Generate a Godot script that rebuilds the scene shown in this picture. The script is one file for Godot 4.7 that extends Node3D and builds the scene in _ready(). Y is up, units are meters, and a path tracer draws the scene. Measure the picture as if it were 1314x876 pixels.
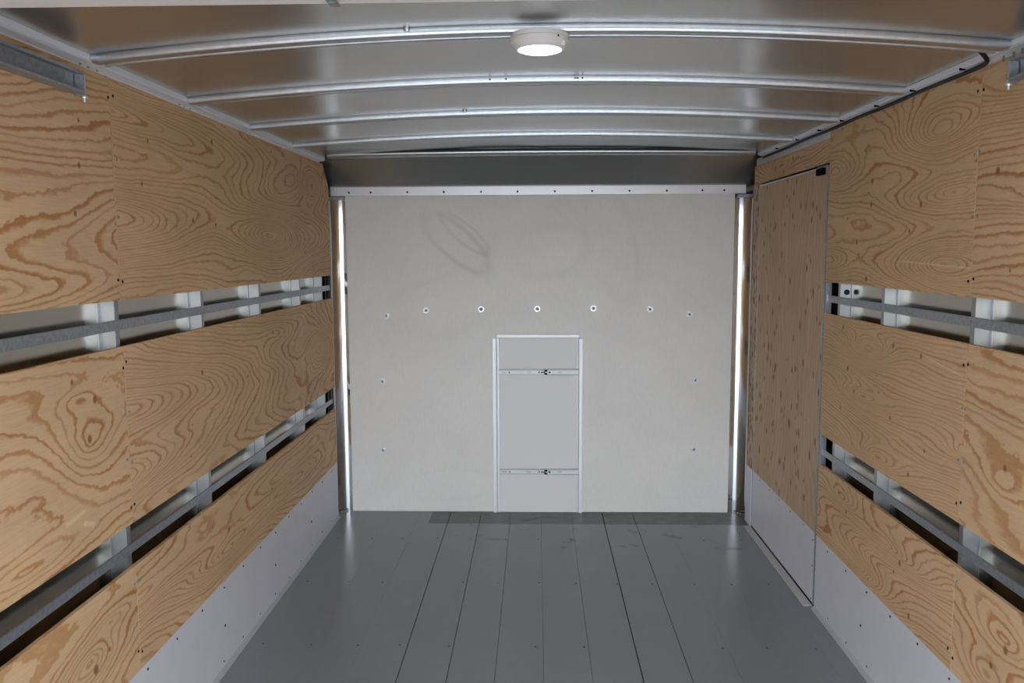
extends Node3D
# Inside of an empty cargo body seen from its rear opening, looking at the front wall.
# x right, y up, z towards the rear; the front wall's face is z = 0, the floor's top is y = 0.

const W := 1.15          # half the width between the plywood faces
const SK := 1.205        # half the width between the outer skins
const REAR := 5.25       # rear edge of the body
const FRONT_RAIL := 0.36

var M := {}
var rng := RandomNumberGenerator.new()

# ---------------------------------------------------------------- set-up
func _ready() -> void:
	rng.seed = 7
	var cam := Camera3D.new()
	cam.name = "camera"
	cam.fov = 44.468
	cam.position = Vector3(-0.0174, 1.5025, 4.703)
	cam.rotation = Vector3(-0.1079, 0.0296, -0.0044)
	cam.near = 0.05
	cam.far = 400.0
	add_child(cam)
	cam.current = true

	var env := Environment.new()
	env.background_mode = Environment.BG_SKY
	var sm := ProceduralSkyMaterial.new()          # an even overcast sky
	sm.sky_top_color = Color(0.89, 0.925, 0.97)
	sm.sky_horizon_color = Color(0.92, 0.94, 0.965)
	sm.ground_bottom_color = Color(0.50, 0.50, 0.50)
	sm.ground_horizon_color = Color(0.55, 0.55, 0.55)
	sm.sky_energy_multiplier = 1.0
	sm.sun_angle_max = 1.0
	var sky := Sky.new()
	sky.sky_material = sm
	env.sky = sky
	env.tonemap_mode = Environment.TONE_MAPPER_LINEAR
	env.tonemap_exposure = EXPOSURE
	env.sdfgi_enabled = true
	env.ssao_enabled = true
	env.ssil_enabled = true
	var we := WorldEnvironment.new()
	we.name = "environment"
	we.environment = env
	add_child(we)

	make_materials()
	build_ground()
	build_floor()
	build_roof()
	build_front()
	build_side(-1.0)
	build_side(1.0)
	build_side_door()
	build_rear()
	build_bows()
	build_rails()
	build_corner_posts()
	build_hatch()
	build_lamp()
	build_tracks()
	build_cable()

const EXPOSURE := 10.5
const BOWS := [2.606, 2.027, 1.455, 0.885]
const SCRATCHES := {
	45: [[1.985, 1.466, 2.41, 1.452, 0.0045]],
	57: [[2.17, 1.184, 2.40, 1.157, 0.0045]],
	33: [[2.70, 0.862, 2.78, 0.850, 0.010], [2.66, 0.815, 2.70, 0.830, 0.012]],
}

# ---------------------------------------------------------------- materials
func mat(key: String, albedo: Color, rough: float, metal := 0.0, spec := 0.5) -> StandardMaterial3D:
	var m := StandardMaterial3D.new()
	m.resource_name = key
	m.albedo_color = albedo
	m.roughness = rough
	m.metallic = metal
	m.metallic_specular = spec
	M[key] = m
	return m

func noise_tex(freq: float, lo: Color, hi: Color, octaves := 4, size := 512, sd := 1, normal := 0.0) -> NoiseTexture2D:
	var n := FastNoiseLite.new()
	n.noise_type = FastNoiseLite.TYPE_SIMPLEX_SMOOTH
	n.seed = sd
	n.frequency = freq
	n.fractal_octaves = octaves
	var t := NoiseTexture2D.new()
	t.width = size
	t.height = size
	t.seamless = true
	t.noise = n
	if normal > 0.0:
		t.as_normal_map = true
		t.bump_strength = normal
	else:
		var g := Gradient.new()
		g.set_color(0, lo)
		g.set_color(1, hi)
		t.color_ramp = g
	return t

func tri(m: StandardMaterial3D, scale: float) -> void:
	m.uv1_triplanar = true
	m.uv1_world_triplanar = true
	m.uv1_scale = Vector3(scale, scale, scale)

func make_materials() -> void:
	var m: StandardMaterial3D
	# mill-finish aluminium sheet of the roof
	m = mat("roof_sheet", Color(0.78, 0.78, 0.775), 0.27, 1.0)
	# mill-finish outer skin behind the plywood
	m = mat("skin_sheet", Color(0.72, 0.70, 0.66), 0.19, 1.0)
	# bright extruded aluminium: posts, corner coves, frames
	m = mat("bright_metal", Color(0.66, 0.67, 0.68), 0.40, 1.0)
	m = mat("polished_metal", Color(0.80, 0.80, 0.80), 0.10, 1.0)
	m.roughness_texture = noise_tex(0.02, Color(0.7, 0.7, 0.7), Color(1, 1, 1), 3, 256, 5)
	tri(m, 3.0)
	# galvanised steel with its spangle
	m = mat("galvanised", Color(1, 1, 1), 0.42, 0.75)
	m.albedo_texture = noise_tex(0.03, Color(0.56, 0.58, 0.60), Color(0.68, 0.70, 0.72), 4, 512, 8)
	tri(m, 4.0)
	m = mat("bow_metal", Color(1, 1, 1), 0.36, 0.95)
	m.albedo_texture = noise_tex(0.02, Color(0.73, 0.74, 0.75), Color(0.80, 0.81, 0.82), 4, 512, 9)
	tri(m, 3.0)
	m = mat("dark_steel", Color(0.16, 0.16, 0.17), 0.5, 0.6)
	m = mat("screw_steel", Color(0.62, 0.62, 0.64), 0.35, 0.9)
	m = mat("zinc", Color(0.84, 0.86, 0.87), 0.40, 0.7)
	m = mat("slide_steel", Color(0.78, 0.80, 0.80), 0.5, 0.45)
	m = mat("black_plastic", Color(0.015, 0.015, 0.018), 0.7, 0.0, 0.2)
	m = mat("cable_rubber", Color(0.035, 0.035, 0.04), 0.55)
	m = mat("lamp_plastic", Color(0.86, 0.85, 0.84), 0.35)
	m = mat("kick_white", Color(1, 1, 1), 0.42)
	m.albedo_texture = noise_tex(0.012, Color(0.815, 0.815, 0.845), Color(0.835, 0.835, 0.865), 5, 512, 12)
	tri(m, 1.2)
	m = mat("trim_white", Color(0.90, 0.90, 0.91), 0.34, 0.35)
	m = mat("door_white", Color(0.86, 0.84, 0.83), 0.5)
	m = mat("edge_aluminium", Color(0.84, 0.84, 0.85), 0.45, 0.4)
	m = mat("sill_grey", Color(0.74, 0.73, 0.72), 0.5, 0.1)
	m = mat("caulk", Color(0.66, 0.67, 0.68), 0.6)
	m = mat("floor_screw", Color(0.24, 0.26, 0.27), 0.45)
	m = mat("inset_grey", Color(0.87, 0.87, 0.865), 0.42)
	M.wood_normal = noise_tex(0.03, Color.BLACK, Color.WHITE, 3, 512, 17, 2.0)
	m = mat("rail_metal", Color(0.86, 0.87, 0.89), 0.40, 0.2)
	m = mat("ply_core", Color(0.70, 0.55, 0.38), 0.8)
	m = mat("ground", Color(0.72, 0.72, 0.72), 0.9)
	m.albedo_texture = noise_tex(0.02, Color(0.85, 0.85, 0.85), Color(1, 1, 1), 5, 512, 14)
	tri(m, 0.2)

# ---------------------------------------------------------------- mesh helpers
func new_st() -> SurfaceTool:
	var st := SurfaceTool.new()
	st.begin(Mesh.PRIMITIVE_TRIANGLES)
	return st

func vert(st: SurfaceTool, p: Vector3, n: Vector3, uv: Vector2) -> void:
	st.set_normal(n)
	st.set_uv(uv)
	st.add_vertex(p)

func uv_of(p: Vector3, uvm: Array) -> Vector2:
	# uvm: [axis of u, axis of v, u0, v0, u1, v1]
	if uvm.is_empty():
		return Vector2.ZERO
	return Vector2((p[uvm[0]] - uvm[2]) / (uvm[4] - uvm[2]), (p[uvm[1]] - uvm[3]) / (uvm[5] - uvm[3]))

func tri3(st: SurfaceTool, a: Vector3, b: Vector3, c: Vector3, na: Vector3, nb: Vector3, nc: Vector3, uvm := []) -> void:
	if (b - a).cross(c - a).dot(na + nb + nc) > 0.0:
		var t := b
		b = c
		c = t
		t = nb
		nb = nc
		nc = t
	vert(st, a, na, uv_of(a, uvm))
	vert(st, b, nb, uv_of(b, uvm))
	vert(st, c, nc, uv_of(c, uvm))

func flat(st: SurfaceTool, pts: Array, n: Vector3, uvm := []) -> void:
	for i in range(1, pts.size() - 1):
		tri3(st, pts[0], pts[i], pts[i + 1], n, n, n, uvm)

func add_box(st: SurfaceTool, lo: Vector3, hi: Vector3, bev := 0.0, uvm := []) -> void:
	var c := (lo + hi) * 0.5
	var h := (hi - lo) * 0.5
	var b: float = minf(bev, 0.49 * 2.0 * minf(h.x, minf(h.y, h.z)))
	for ax in 3:
		var u := (ax + 1) % 3
		var v := (ax + 2) % 3
		for s in [-1.0, 1.0]:
			var n := Vector3.ZERO
			n[ax] = s
			var q := []
			for k in [[-1, -1], [1, -1], [1, 1], [-1, 1]]:
				var p := c
				p[ax] += s * h[ax]
				p[u] += k[0] * (h[u] - b)
				p[v] += k[1] * (h[v] - b)
				q.append(p)
			flat(st, q, n, uvm)
	if b <= 0.0:
		return
	for ax in 3:                                   # bevelled edges along each axis
		var u := (ax + 1) % 3
		var v := (ax + 2) % 3
		for su in [-1.0, 1.0]:
			for sv in [-1.0, 1.0]:
				var n := Vector3.ZERO
				n[u] = su
				n[v] = sv
				n = n.normalized()
				var q := []
				for k in [[-1, 0], [1, 0], [1, 1], [-1, 1]]:
					var p := c
					p[ax] += k[0] * (h[ax] - b)
					p[u] += su * (h[u] - (b if k[1] else 0.0))
					p[v] += sv * (h[v] - (0.0 if k[1] else b))
					q.append(p)
				flat(st, q, n, uvm)
	for sx in [-1.0, 1.0]:
		for sy in [-1.0, 1.0]:
			for sz in [-1.0, 1.0]:
				var s := Vector3(sx, sy, sz)
				var q := []
				for ax in 3:
					var p := c + s * (h - Vector3(b, b, b))
					p[ax] += s[ax] * b
					q.append(p)
				flat(st, q, s.normalized(), uvm)

# A closed section swept along a path. frames: Transform3D whose basis.x and basis.y carry the section's axes.
func sweep(st: SurfaceTool, sec_in: PackedVector2Array, frames: Array, caps := true, smooth_deg := 40.0, uvm := []) -> void:
	var sec := sec_in.duplicate()
	var area := 0.0
	for i in sec.size():
		area += sec[i].cross(sec[(i + 1) % sec.size()])
	if area < 0.0:
		sec.reverse()
	var cnt := sec.size()
	var en := []
	for i in cnt:
		var d := (sec[(i + 1) % cnt] - sec[i]).normalized()
		en.append(Vector2(d.y, -d.x))
	var lim := cos(deg_to_rad(smooth_deg))
	for i in cnt:
		var j := (i + 1) % cnt
		var e: Vector2 = en[i]
		var prev: Vector2 = en[(i - 1 + cnt) % cnt]
		var next: Vector2 = en[j]
		var n0 := (e + prev).normalized() if e.dot(prev) > lim else e
		var n1 := (e + next).normalized() if e.dot(next) > lim else e
		for k in frames.size() - 1:
			var f: Transform3D = frames[k]
			var g: Transform3D = frames[k + 1]
			var a := f * Vector3(sec[i].x, sec[i].y, 0)
			var b := f * Vector3(sec[j].x, sec[j].y, 0)
			var c := g * Vector3(sec[j].x, sec[j].y, 0)
			var d := g * Vector3(sec[i].x, sec[i].y, 0)
			var fa := (f.basis * Vector3(n0.x, n0.y, 0)).normalized()
			var fb := (f.basis * Vector3(n1.x, n1.y, 0)).normalized()
			var gc := (g.basis * Vector3(n1.x, n1.y, 0)).normalized()
			var gd := (g.basis * Vector3(n0.x, n0.y, 0)).normalized()
			tri3(st, a, b, c, fa, fb, gc, uvm)
			tri3(st, a, c, d, fa, gc, gd, uvm)
	if caps:
		var idx := Geometry2D.triangulate_polygon(sec)
		for side in [0, frames.size() - 1]:
			var f: Transform3D = frames[side]
			var other: Transform3D = frames[1] if side == 0 else frames[frames.size() - 2]
			var n := (f.origin - other.origin).normalized()
			for t in range(0, idx.size(), 3):
				var p := []
				for k in 3:
					p.append(f * Vector3(sec[idx[t + k]].x, sec[idx[t + k]].y, 0))
				tri3(st, p[0], p[1], p[2], n, n, n, uvm)

func frame_x(x: float) -> Transform3D:      # section (z, y) carried along x
	return Transform3D(Basis(Vector3(0, 0, 1), Vector3(0, 1, 0), Vector3(-1, 0, 0)), Vector3(x, 0, 0))

func frame_y(y: float) -> Transform3D:      # section (x, z) carried along y
	return Transform3D(Basis(Vector3(1, 0, 0), Vector3(0, 0, 1), Vector3(0, -1, 0)), Vector3(0, y, 0))

func frame_z(z: float) -> Transform3D:      # section (x, y) carried along z
	return Transform3D(Basis(Vector3(1, 0, 0), Vector3(0, 1, 0), Vector3(0, 0, 1)), Vector3(0, 0, z))

func pv(a: Array) -> PackedVector2Array:
	var p := PackedVector2Array()
	for i in range(0, a.size(), 2):
		p.append(Vector2(a[i], a[i + 1]))
	return p

func lathe(st: SurfaceTool, prof: PackedVector2Array, xf: Transform3D, segs := 16, smooth_deg := 35.0) -> void:
	# prof: (radius, height) from bottom to top along the transform's y
	var lim := cos(deg_to_rad(smooth_deg))
	var en := []
	for i in prof.size() - 1:
		var d := (prof[i + 1] - prof[i]).normalized()
		en.append(Vector2(d.y, -d.x))
	for i in prof.size() - 1:
		var e: Vector2 = en[i]
		var n0 := e
		var n1 := e
		if i > 0 and e.dot(en[i - 1]) > lim:
			n0 = (e + en[i - 1]).normalized()
		if i < en.size() - 1 and e.dot(en[i + 1]) > lim:
			n1 = (e + en[i + 1]).normalized()
		for k in segs:
			var a0 := TAU * k / segs
			var a1 := TAU * (k + 1) / segs
			var c0 := Vector3(cos(a0), 0, sin(a0))
			var c1 := Vector3(cos(a1), 0, sin(a1))
			var up := Vector3.UP
			var p := [c0 * prof[i].x + up * prof[i].y, c1 * prof[i].x + up * prof[i].y, c1 * prof[i + 1].x + up * prof[i + 1].y, c0 * prof[i + 1].x + up * prof[i + 1].y]
			var n := [c0 * n0.x + up * n0.y, c1 * n0.x + up * n0.y, c1 * n1.x + up * n1.y, c0 * n1.x + up * n1.y]
			var q := []
			var m := []
			for t in 4:
				q.append(xf * p[t])
				m.append(xf.basis * n[t])
			if prof[i].x > 1e-6:
				tri3(st, q[0], q[1], q[2], m[0], m[1], m[2])
			if prof[i + 1].x > 1e-6:
				tri3(st, q[0], q[2], q[3], m[0], m[2], m[3])

# ---------------------------------------------------------------- naming helpers
func numbered(called: String, parent: Node) -> String:
	if not parent.has_node(NodePath(called)):
		return called
	var k := 1
	while parent.has_node(NodePath("%s_%03d" % [called, k])):
		k += 1
	return "%s_%03d" % [called, k]

func put(called: String, mesh: Mesh, m: Material, parent: Node = self, at := Vector3.ZERO, turn := Basis.IDENTITY) -> MeshInstance3D:
	var o := MeshInstance3D.new()
	o.name = numbered(called, parent)
	o.mesh = mesh
	o.material_override = m
	o.cast_shadow = GeometryInstance3D.SHADOW_CASTING_SETTING_ON
	parent.add_child(o, true)
	o.transform = Transform3D(turn, at)
	return o

func tag(o: Node, label: String, category: String, group := "", kind := "") -> Node:
	if label:
		o.set_meta("label", label)
	if category:
		o.set_meta("category", category)
	if group:
		o.set_meta("group", group)
	if kind:
		o.set_meta("kind", kind)
	return o

func thing(called: String, label: String, category: String, at := Vector3.ZERO, group := "", kind := "") -> Node3D:
	var o := Node3D.new()
	o.name = numbered(called, self)
	add_child(o, true)
	o.position = at
	tag(o, label, category, group, kind)
	return o

func box(called: String, lo: Vector3, hi: Vector3, m: Material, parent: Node = self, bev := 0.0, uvm := []) -> MeshInstance3D:
	var st := new_st()
	add_box(st, lo, hi, bev, uvm)
	return put(called, st.commit(), m, parent)

# head meshes shared by all fasteners
var heads := {}
func head_mesh(key: String, prof: PackedVector2Array, segs := 8) -> Mesh:
	if not heads.has(key):
		var st := new_st()
		lathe(st, prof, Transform3D.IDENTITY, segs)
		heads[key] = st.commit()
	return heads[key]

func face_turn(n: Vector3) -> Basis:          # turns +y to n
	if n.is_equal_approx(Vector3.UP):
		return Basis.IDENTITY
	return Basis(Quaternion(Vector3.UP, n))

func screw(parent: Node, at: Vector3, n: Vector3, m: Material, r := 0.0045, called := "screw") -> void:
	var mesh := head_mesh("screw", pv([1.0, 0.0, 0.95, 0.25, 0.6, 0.45, 0.25, 0.50, 0.18, 0.2, 0.0, 0.2]))
	var b := face_turn(n)
	b = b * Basis.from_scale(Vector3(r, r, r))
	put(called, mesh, m, parent, at, b)

# ---------------------------------------------------------------- computed textures
# Rotary-cut fir veneer: growth rings are the level lines of a slowly varying field.
# blobs: [z, y, spread z, spread y, rings]; knots: [z, y, radius]
func ply_texture(z0: float, z1: float, y0: float, y1: float, sd: int, blobs: Array, tilt: float, lean: float, knots: Array, look := [2.0, 0.40, 1.0], light := Color8(205, 172, 133), dark := Color8(168, 117, 71), ppm := 420.0) -> ImageTexture:
	var w := int((z1 - z0) * ppm)
	var h := int((y1 - y0) * ppm)
	var big := FastNoiseLite.new()
	big.noise_type = FastNoiseLite.TYPE_SIMPLEX_SMOOTH
	big.seed = sd
	big.frequency = 1.0
	big.fractal_octaves = 2
	var lw := maxi(int((z1 - z0) * 90.0), 8)
	var lh := maxi(int((y1 - y0) * 170.0), 8)
	var low := Image.create_empty(lw, lh, false, Image.FORMAT_RF)
	for j in lh:
		var y := y1 - (j + 0.5) / lh * (y1 - y0)
		for i in lw:
			var z := z0 + (i + 0.5) / lw * (z1 - z0)
			var f := tilt * y + lean * z + 2.4 * big.get_noise_2d(z * 0.55, y * 2.2) + 0.28 * big.get_noise_2d(z * 2.4 + 50.0, y * 8.0)
			for b in blobs:
				var u: float = (z - b[0]) / b[2]
				var v: float = (y - b[1]) / b[3]
				f += b[4] * exp(-pow(u * u + v * v, 0.75))
			low.set_pixel(i, j, Color(f * look[0], 0, 0))
	low.resize(w, h, Image.INTERPOLATE_CUBIC)
	var fld := low.get_data().to_float32_array()
	var jag := FastNoiseLite.new()
	jag.noise_type = FastNoiseLite.TYPE_SIMPLEX_SMOOTH
	jag.seed = sd + 9
	jag.frequency = 1.0
	jag.fractal_type = FastNoiseLite.FRACTAL_NONE
	var data := PackedByteArray()
	data.resize(w * h * 3)
	var phase := float(sd) * 1.7
	var at := 0
	for j in h:
		var y := j / ppm
		for i in w:
			var z := i / ppm
			var f := fld[j * w + i] + 0.10 * jag.get_noise_2d(z * 15.0, y * 34.0) + 0.07 * jag.get_noise_2d(z * 42.0, y * 70.0)
			var fy := (fld[j * w + i] - fld[(j - 1) * w + i] if j > 0 else 0.0) / 3.0
			var d := 0.0
			for k in 3:                            # three taps down the pixel keep close rings unbroken
				var g := f + fy * (k - 1.0)
				var ring := floorf(g)
				var t := g - ring
				var wd: float = look[1] * (1.0 + 0.30 * sin(ring * 2.4 + phase))
				d += smoothstep(1.0 - wd, 1.0 - wd * 0.35, t) * (1.0 - smoothstep(0.94, 1.0, t)) * (0.76 + 0.24 * sin(ring * 1.7 + phase))
			d *= look[2] / 3.0
			var s := 1.0 + 0.035 * jag.get_noise_2d(z * 9.0, y * 380.0) + 0.03 * jag.get_noise_2d(z * 2.0 + 7.0, y * 5.0)
			data[at] = int(clampf((light.r + (dark.r - light.r) * d) * s * 255.0, 0, 255))
			data[at + 1] = int(clampf((light.g + (dark.g - light.g) * d) * s * 255.0, 0, 255))
			data[at + 2] = int(clampf((light.b + (dark.b - light.b) * d) * s * 255.0, 0, 255))
			at += 3
	for c in SCRATCHES.get(sd, []):                # torn fibres and filler marks: [z, y, z, y, half width]
		var a := Vector2((c[0] - z0) * ppm, (y1 - c[1]) * ppm)
		var b := Vector2((c[2] - z0) * ppm, (y1 - c[3]) * ppm)
		var hw: float = c[4] * ppm
		for j in range(maxi(int(minf(a.y, b.y) - hw) - 2, 0), mini(int(maxf(a.y, b.y) + hw) + 3, h)):
			for i in range(maxi(int(minf(a.x, b.x) - hw) - 2, 0), mini(int(maxf(a.x, b.x) + hw) + 3, w)):
				var q := Vector2(i, j)
				var near := Geometry2D.get_closest_point_to_segment(q, a, b)
				var al := 0.7 * (1.0 - smoothstep(0.4, 1.0, q.distance_to(near) / hw + 0.5 * absf(jag.get_noise_2d(i * 0.3, j * 0.3))))
				var o := (j * w + i) * 3
				data[o] = int(lerpf(data[o], 226, al))
				data[o + 1] = int(lerpf(data[o + 1], 202, al))
				data[o + 2] = int(lerpf(data[o + 2], 158, al))
	for k in knots:
		var r: float = k[2] * (0.55 + 0.3 * absf(sin(k[0] * 17.0)))
		var cx: float = (k[0] - z0) * ppm
		var cy: float = (y1 - k[1]) * ppm
		var rp := int(r * ppm * 1.6) + 1
		for j in range(maxi(int(cy) - rp, 0), mini(int(cy) + rp + 1, h)):
			for i in range(maxi(int(cx) - rp, 0), mini(int(cx) + rp + 1, w)):
				var dd := Vector2((i - cx) / (r * ppm), (j - cy) / (r * ppm * 1.15)).length()
				var a := (1.0 - smoothstep(0.55, 1.25, dd)) * 0.8
				var core := Color8(120, 80, 48) if dd < 0.75 else Color8(148, 104, 64)
				var o := (j * w + i) * 3
				data[o] = int(lerpf(data[o], core.r8, a))
				data[o + 1] = int(lerpf(data[o + 1], core.g8, a))
				data[o + 2] = int(lerpf(data[o + 2], core.b8, a))
	return ImageTexture.create_from_image(Image.create_from_data(w, h, false, Image.FORMAT_RGB8, data))

# Straight-grained knotty ply of the side door, its grain upright.
func door_texture(z0: float, z1: float, y0: float, y1: float, sd: int) -> ImageTexture:
	var ppm := 330.0
	var w := int((z1 - z0) * ppm)
	var h := int((y1 - y0) * ppm)
	var n := FastNoiseLite.new()
	n.noise_type = FastNoiseLite.TYPE_SIMPLEX_SMOOTH
	n.seed = sd
	n.frequency = 1.0
	n.fractal_type = FastNoiseLite.FRACTAL_NONE
	var data := PackedByteArray()
	data.resize(w * h * 3)
	var light := Color8(199, 173, 143)
	var dark := Color8(178, 147, 115)
	var at := 0
	for j in h:
		var y := j / ppm
		for i in w:
			var z := i / ppm
			var f := z * 26.0 + 2.2 * n.get_noise_2d(z * 3.0, y * 0.9) + 0.25 * n.get_noise_2d(z * 30.0, y * 5.0)
			var t := f - floorf(f)
			var d := smoothstep(0.3, 0.9, t) * (1.0 - smoothstep(0.92, 1.0, t)) * 0.55 + 0.25 * n.get_noise_2d(z * 160.0, y * 5.0)
			var s := 1.0 + 0.03 * n.get_noise_2d(z * 4.0, y * 1.5 + 9.0)
			data[at] = int(clampf((light.r + (dark.r - light.r) * d) * s * 255.0, 0, 255))
			data[at + 1] = int(clampf((light.g + (dark.g - light.g) * d) * s * 255.0, 0, 255))
			data[at + 2] = int(clampf((light.b + (dark.b - light.b) * d) * s * 255.0, 0, 255))
			at += 3
	var r := RandomNumberGenerator.new()
	r.seed = sd
	for k in 150:
		var cx := r.randf() * w
		var cy := pow(r.randf(), 0.9) * h
		var rx := r.randf_range(1.2, 3.8)
		var ry := rx * r.randf_range(1.4, 2.2)
		var dk := r.randf_range(0.45, 0.9)
		for j in range(maxi(int(cy - ry * 1.6), 0), mini(int(cy + ry * 1.6) + 1, h)):
			for i in range(maxi(int(cx - rx * 1.6), 0), mini(int(cx + rx * 1.6) + 1, w)):
				var dd := Vector2((i - cx) / rx, (j - cy) / ry).length()
				var a := (1.0 - smoothstep(0.4, 1.4, dd)) * dk
				var o := (j * w + i) * 3
				data[o] = int(lerpf(data[o], 112, a))
				data[o + 1] = int(lerpf(data[o + 1], 72, a))
				data[o + 2] = int(lerpf(data[o + 2], 42, a))
	return ImageTexture.create_from_image(Image.create_from_data(w, h, false, Image.FORMAT_RGB8, data))

# Worn grey deck paint; the paint stops short of the front wall in an uneven edge.
func floor_textures() -> Array:
	var w := 640
	var h := 1400
	var n := FastNoiseLite.new()
	n.noise_type = FastNoiseLite.TYPE_SIMPLEX_SMOOTH
	n.seed = 41
	n.frequency = 1.0
	n.fractal_octaves = 4
	var col := PackedByteArray()
	col.resize(w * h * 3)
	var rgh := PackedByteArray()
	rgh.resize(w * h)
	var at := 0
	for j in h:
		var z := -0.05 + (j + 0.5) / h * 5.30
		for i in w:
			var x := -1.21 + (i + 0.5) / w * 2.42
			var big := n.get_noise_2d(x * 2.0, z * 1.2)
			var fine := n.get_noise_2d(x * 22.0, z * 9.0)
			var s := 1.0 + 0.03 * big + 0.015 * fine
			var c := Vector3(126, 131, 134)
			var rr := 0.30 + 0.03 * big
			var lim := 0.215 + 0.012 * n.get_noise_2d(x * 6.0, 3.0)
			if z < lim and x > -0.62:
				c = Vector3(96, 99, 99) * (1.0 + 0.16 * n.get_noise_2d(x * 9.0, z * 30.0))
				rr = 0.44
			var scuff := n.get_noise_2d(x * 5.0 + 20.0, z * 7.0)
			if scuff > 0.42 and z < 0.60 and x > -0.45:
				c = c * (1.0 - 0.22 * smoothstep(0.42, 0.55, scuff))
			var pale := n.get_noise_2d(x * 3.5 - 31.0, z * 8.0)
			if pale > 0.38:
				c = c.lerp(Vector3(140, 145, 148), 0.16 * smoothstep(0.38, 0.6, pale))
			col[at] = int(clampf(c.x * s, 0, 255))
			col[at + 1] = int(clampf(c.y * s, 0, 255))
			col[at + 2] = int(clampf(c.z * s, 0, 255))
			rgh[j * w + i] = int(clampf(rr, 0.05, 1.0) * 255.0)
			at += 3
	return [ImageTexture.create_from_image(Image.create_from_data(w, h, false, Image.FORMAT_RGB8, col)), ImageTexture.create_from_image(Image.create_from_data(w, h, false, Image.FORMAT_L8, rgh))]

# Beige coated front sheet with wiped smear marks.
func front_texture() -> ImageTexture:
	var w := 700
	var h := 586
	var n := FastNoiseLite.new()
	n.noise_type = FastNoiseLite.TYPE_SIMPLEX_SMOOTH
	n.seed = 77
	n.frequency = 1.0
	n.fractal_octaves = 3
	# smears: [x, y, half length, half width, tilt, strength]
	var rings := [[-0.47, 1.55, 0.23, 0.085, -0.72, 0.075], [-0.42, 1.60, 0.17, 0.05, -0.70, 0.06], [-0.52, 1.20, 0.30, 0.16, 0.35, 0.018], [0.05, 1.50, 0.22, 0.14, 0.2, 0.015], [0.40, 1.55, 0.13, 0.34, 0.25, 0.014], [-0.52, 0.16, 0.28, 0.09, 0.05, 0.016]]
	var col := PackedByteArray()
	col.resize(w * h * 3)
	var at := 0
	for j in h:
		var y := 1.813 * (1.0 - (j + 0.5) / h)
		for i in w:
			var x := -1.0883 + (i + 0.5) / w * 2.1672
			var s := 1.0 + 0.018 * n.get_noise_2d(x * 2.0, y * 2.0) + 0.015 * n.get_noise_2d(x * 60.0, y * 18.0)
			for r in rings:
				var p := Vector2(x - r[0], y - r[1]).rotated(-r[4])
				var d := Vector2(p.x / r[2], p.y / r[3]).length()
				var wob: float = d + 0.06 * n.get_noise_2d(x * 7.0, y * 7.0)
				s -= r[5] * exp(-pow((wob - 1.0) / 0.15, 2.0)) * (0.6 + 0.4 * sin(p.x * 9.0 + 1.0))
			col[at] = int(clampf(223.0 * s, 0, 255))
			col[at + 1] = int(clampf(221.0 * s, 0, 255))
			col[at + 2] = int(clampf(216.0 * s, 0, 255))
			at += 3
	return ImageTexture.create_from_image(Image.create_from_data(w, h, false, Image.FORMAT_RGB8, col))

# ---------------------------------------------------------------- setting
func build_ground() -> void:
	var o := box("ground", Vector3(-40, -0.9, -40), Vector3(40, -0.8, 60), M.ground)
	tag(o, "grey concrete yard outside the open rear end", "ground", "", "structure")

func build_floor() -> void:
	var f := thing("floor", "grey painted plank deck of the cargo body with screw heads in rows", "floor", Vector3.ZERO, "", "structure")
	box("subfloor", Vector3(-SK, -0.09, -0.06), Vector3(SK, -0.032, REAR), M.dark_steel, f)
	var tx := floor_textures()
	var pm := mat("deck_paint", Color(1, 1, 1), 1.0)
	pm.albedo_texture = tx[0]
	pm.roughness_texture = tx[1]
	# seams between planks, and how wide each gap has stayed under the paint
	var seams := [-1.205, -1.045, -0.868, -0.691, -0.514, -0.337, -0.167, 0.006, 0.179, 0.357, 0.530, 0.705, 0.880, 1.055, 1.205]
	var gaps := [0.0, 0.0002, 0.0003, 0.0004, 0.0030, 0.0026, 0.0014, 0.0009, 0.0010, 0.0040, 0.0028, 0.0004, 0.0003, 0.0002, 0.0]
	for i in seams.size() - 1:
		var st := new_st()
		add_box(st, Vector3(seams[i] + gaps[i] * 0.5, -0.032, -0.06), Vector3(seams[i + 1] - gaps[i + 1] * 0.5, 0, REAR), 0.0005, [0, 2, -1.21, -0.05, 1.21, 5.25])
		put("plank", st.commit(), pm, f)
	for row in [0.4615, 1.0417, 1.6524, 2.245, 2.84, 3.43, 4.02]:
		for k in 13:
			var x := -1.065 + 0.1755 * k + rng.randf_range(-0.012, 0.012)
			screw(f, Vector3(x, -0.0012, row + rng.randf_range(-0.006, 0.006)), Vector3.UP, M.screw_steel if rng.randf() < 0.16 else M.floor_screw, 0.0052)

func roof_y(x: float, z: float) -> float:
	var rise := 0.031 + 0.0095 * z
	return 1.994 + 0.0045 * x / 1.12 + rise * (1.0 - pow(x / 1.12, 2.0))

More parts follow.
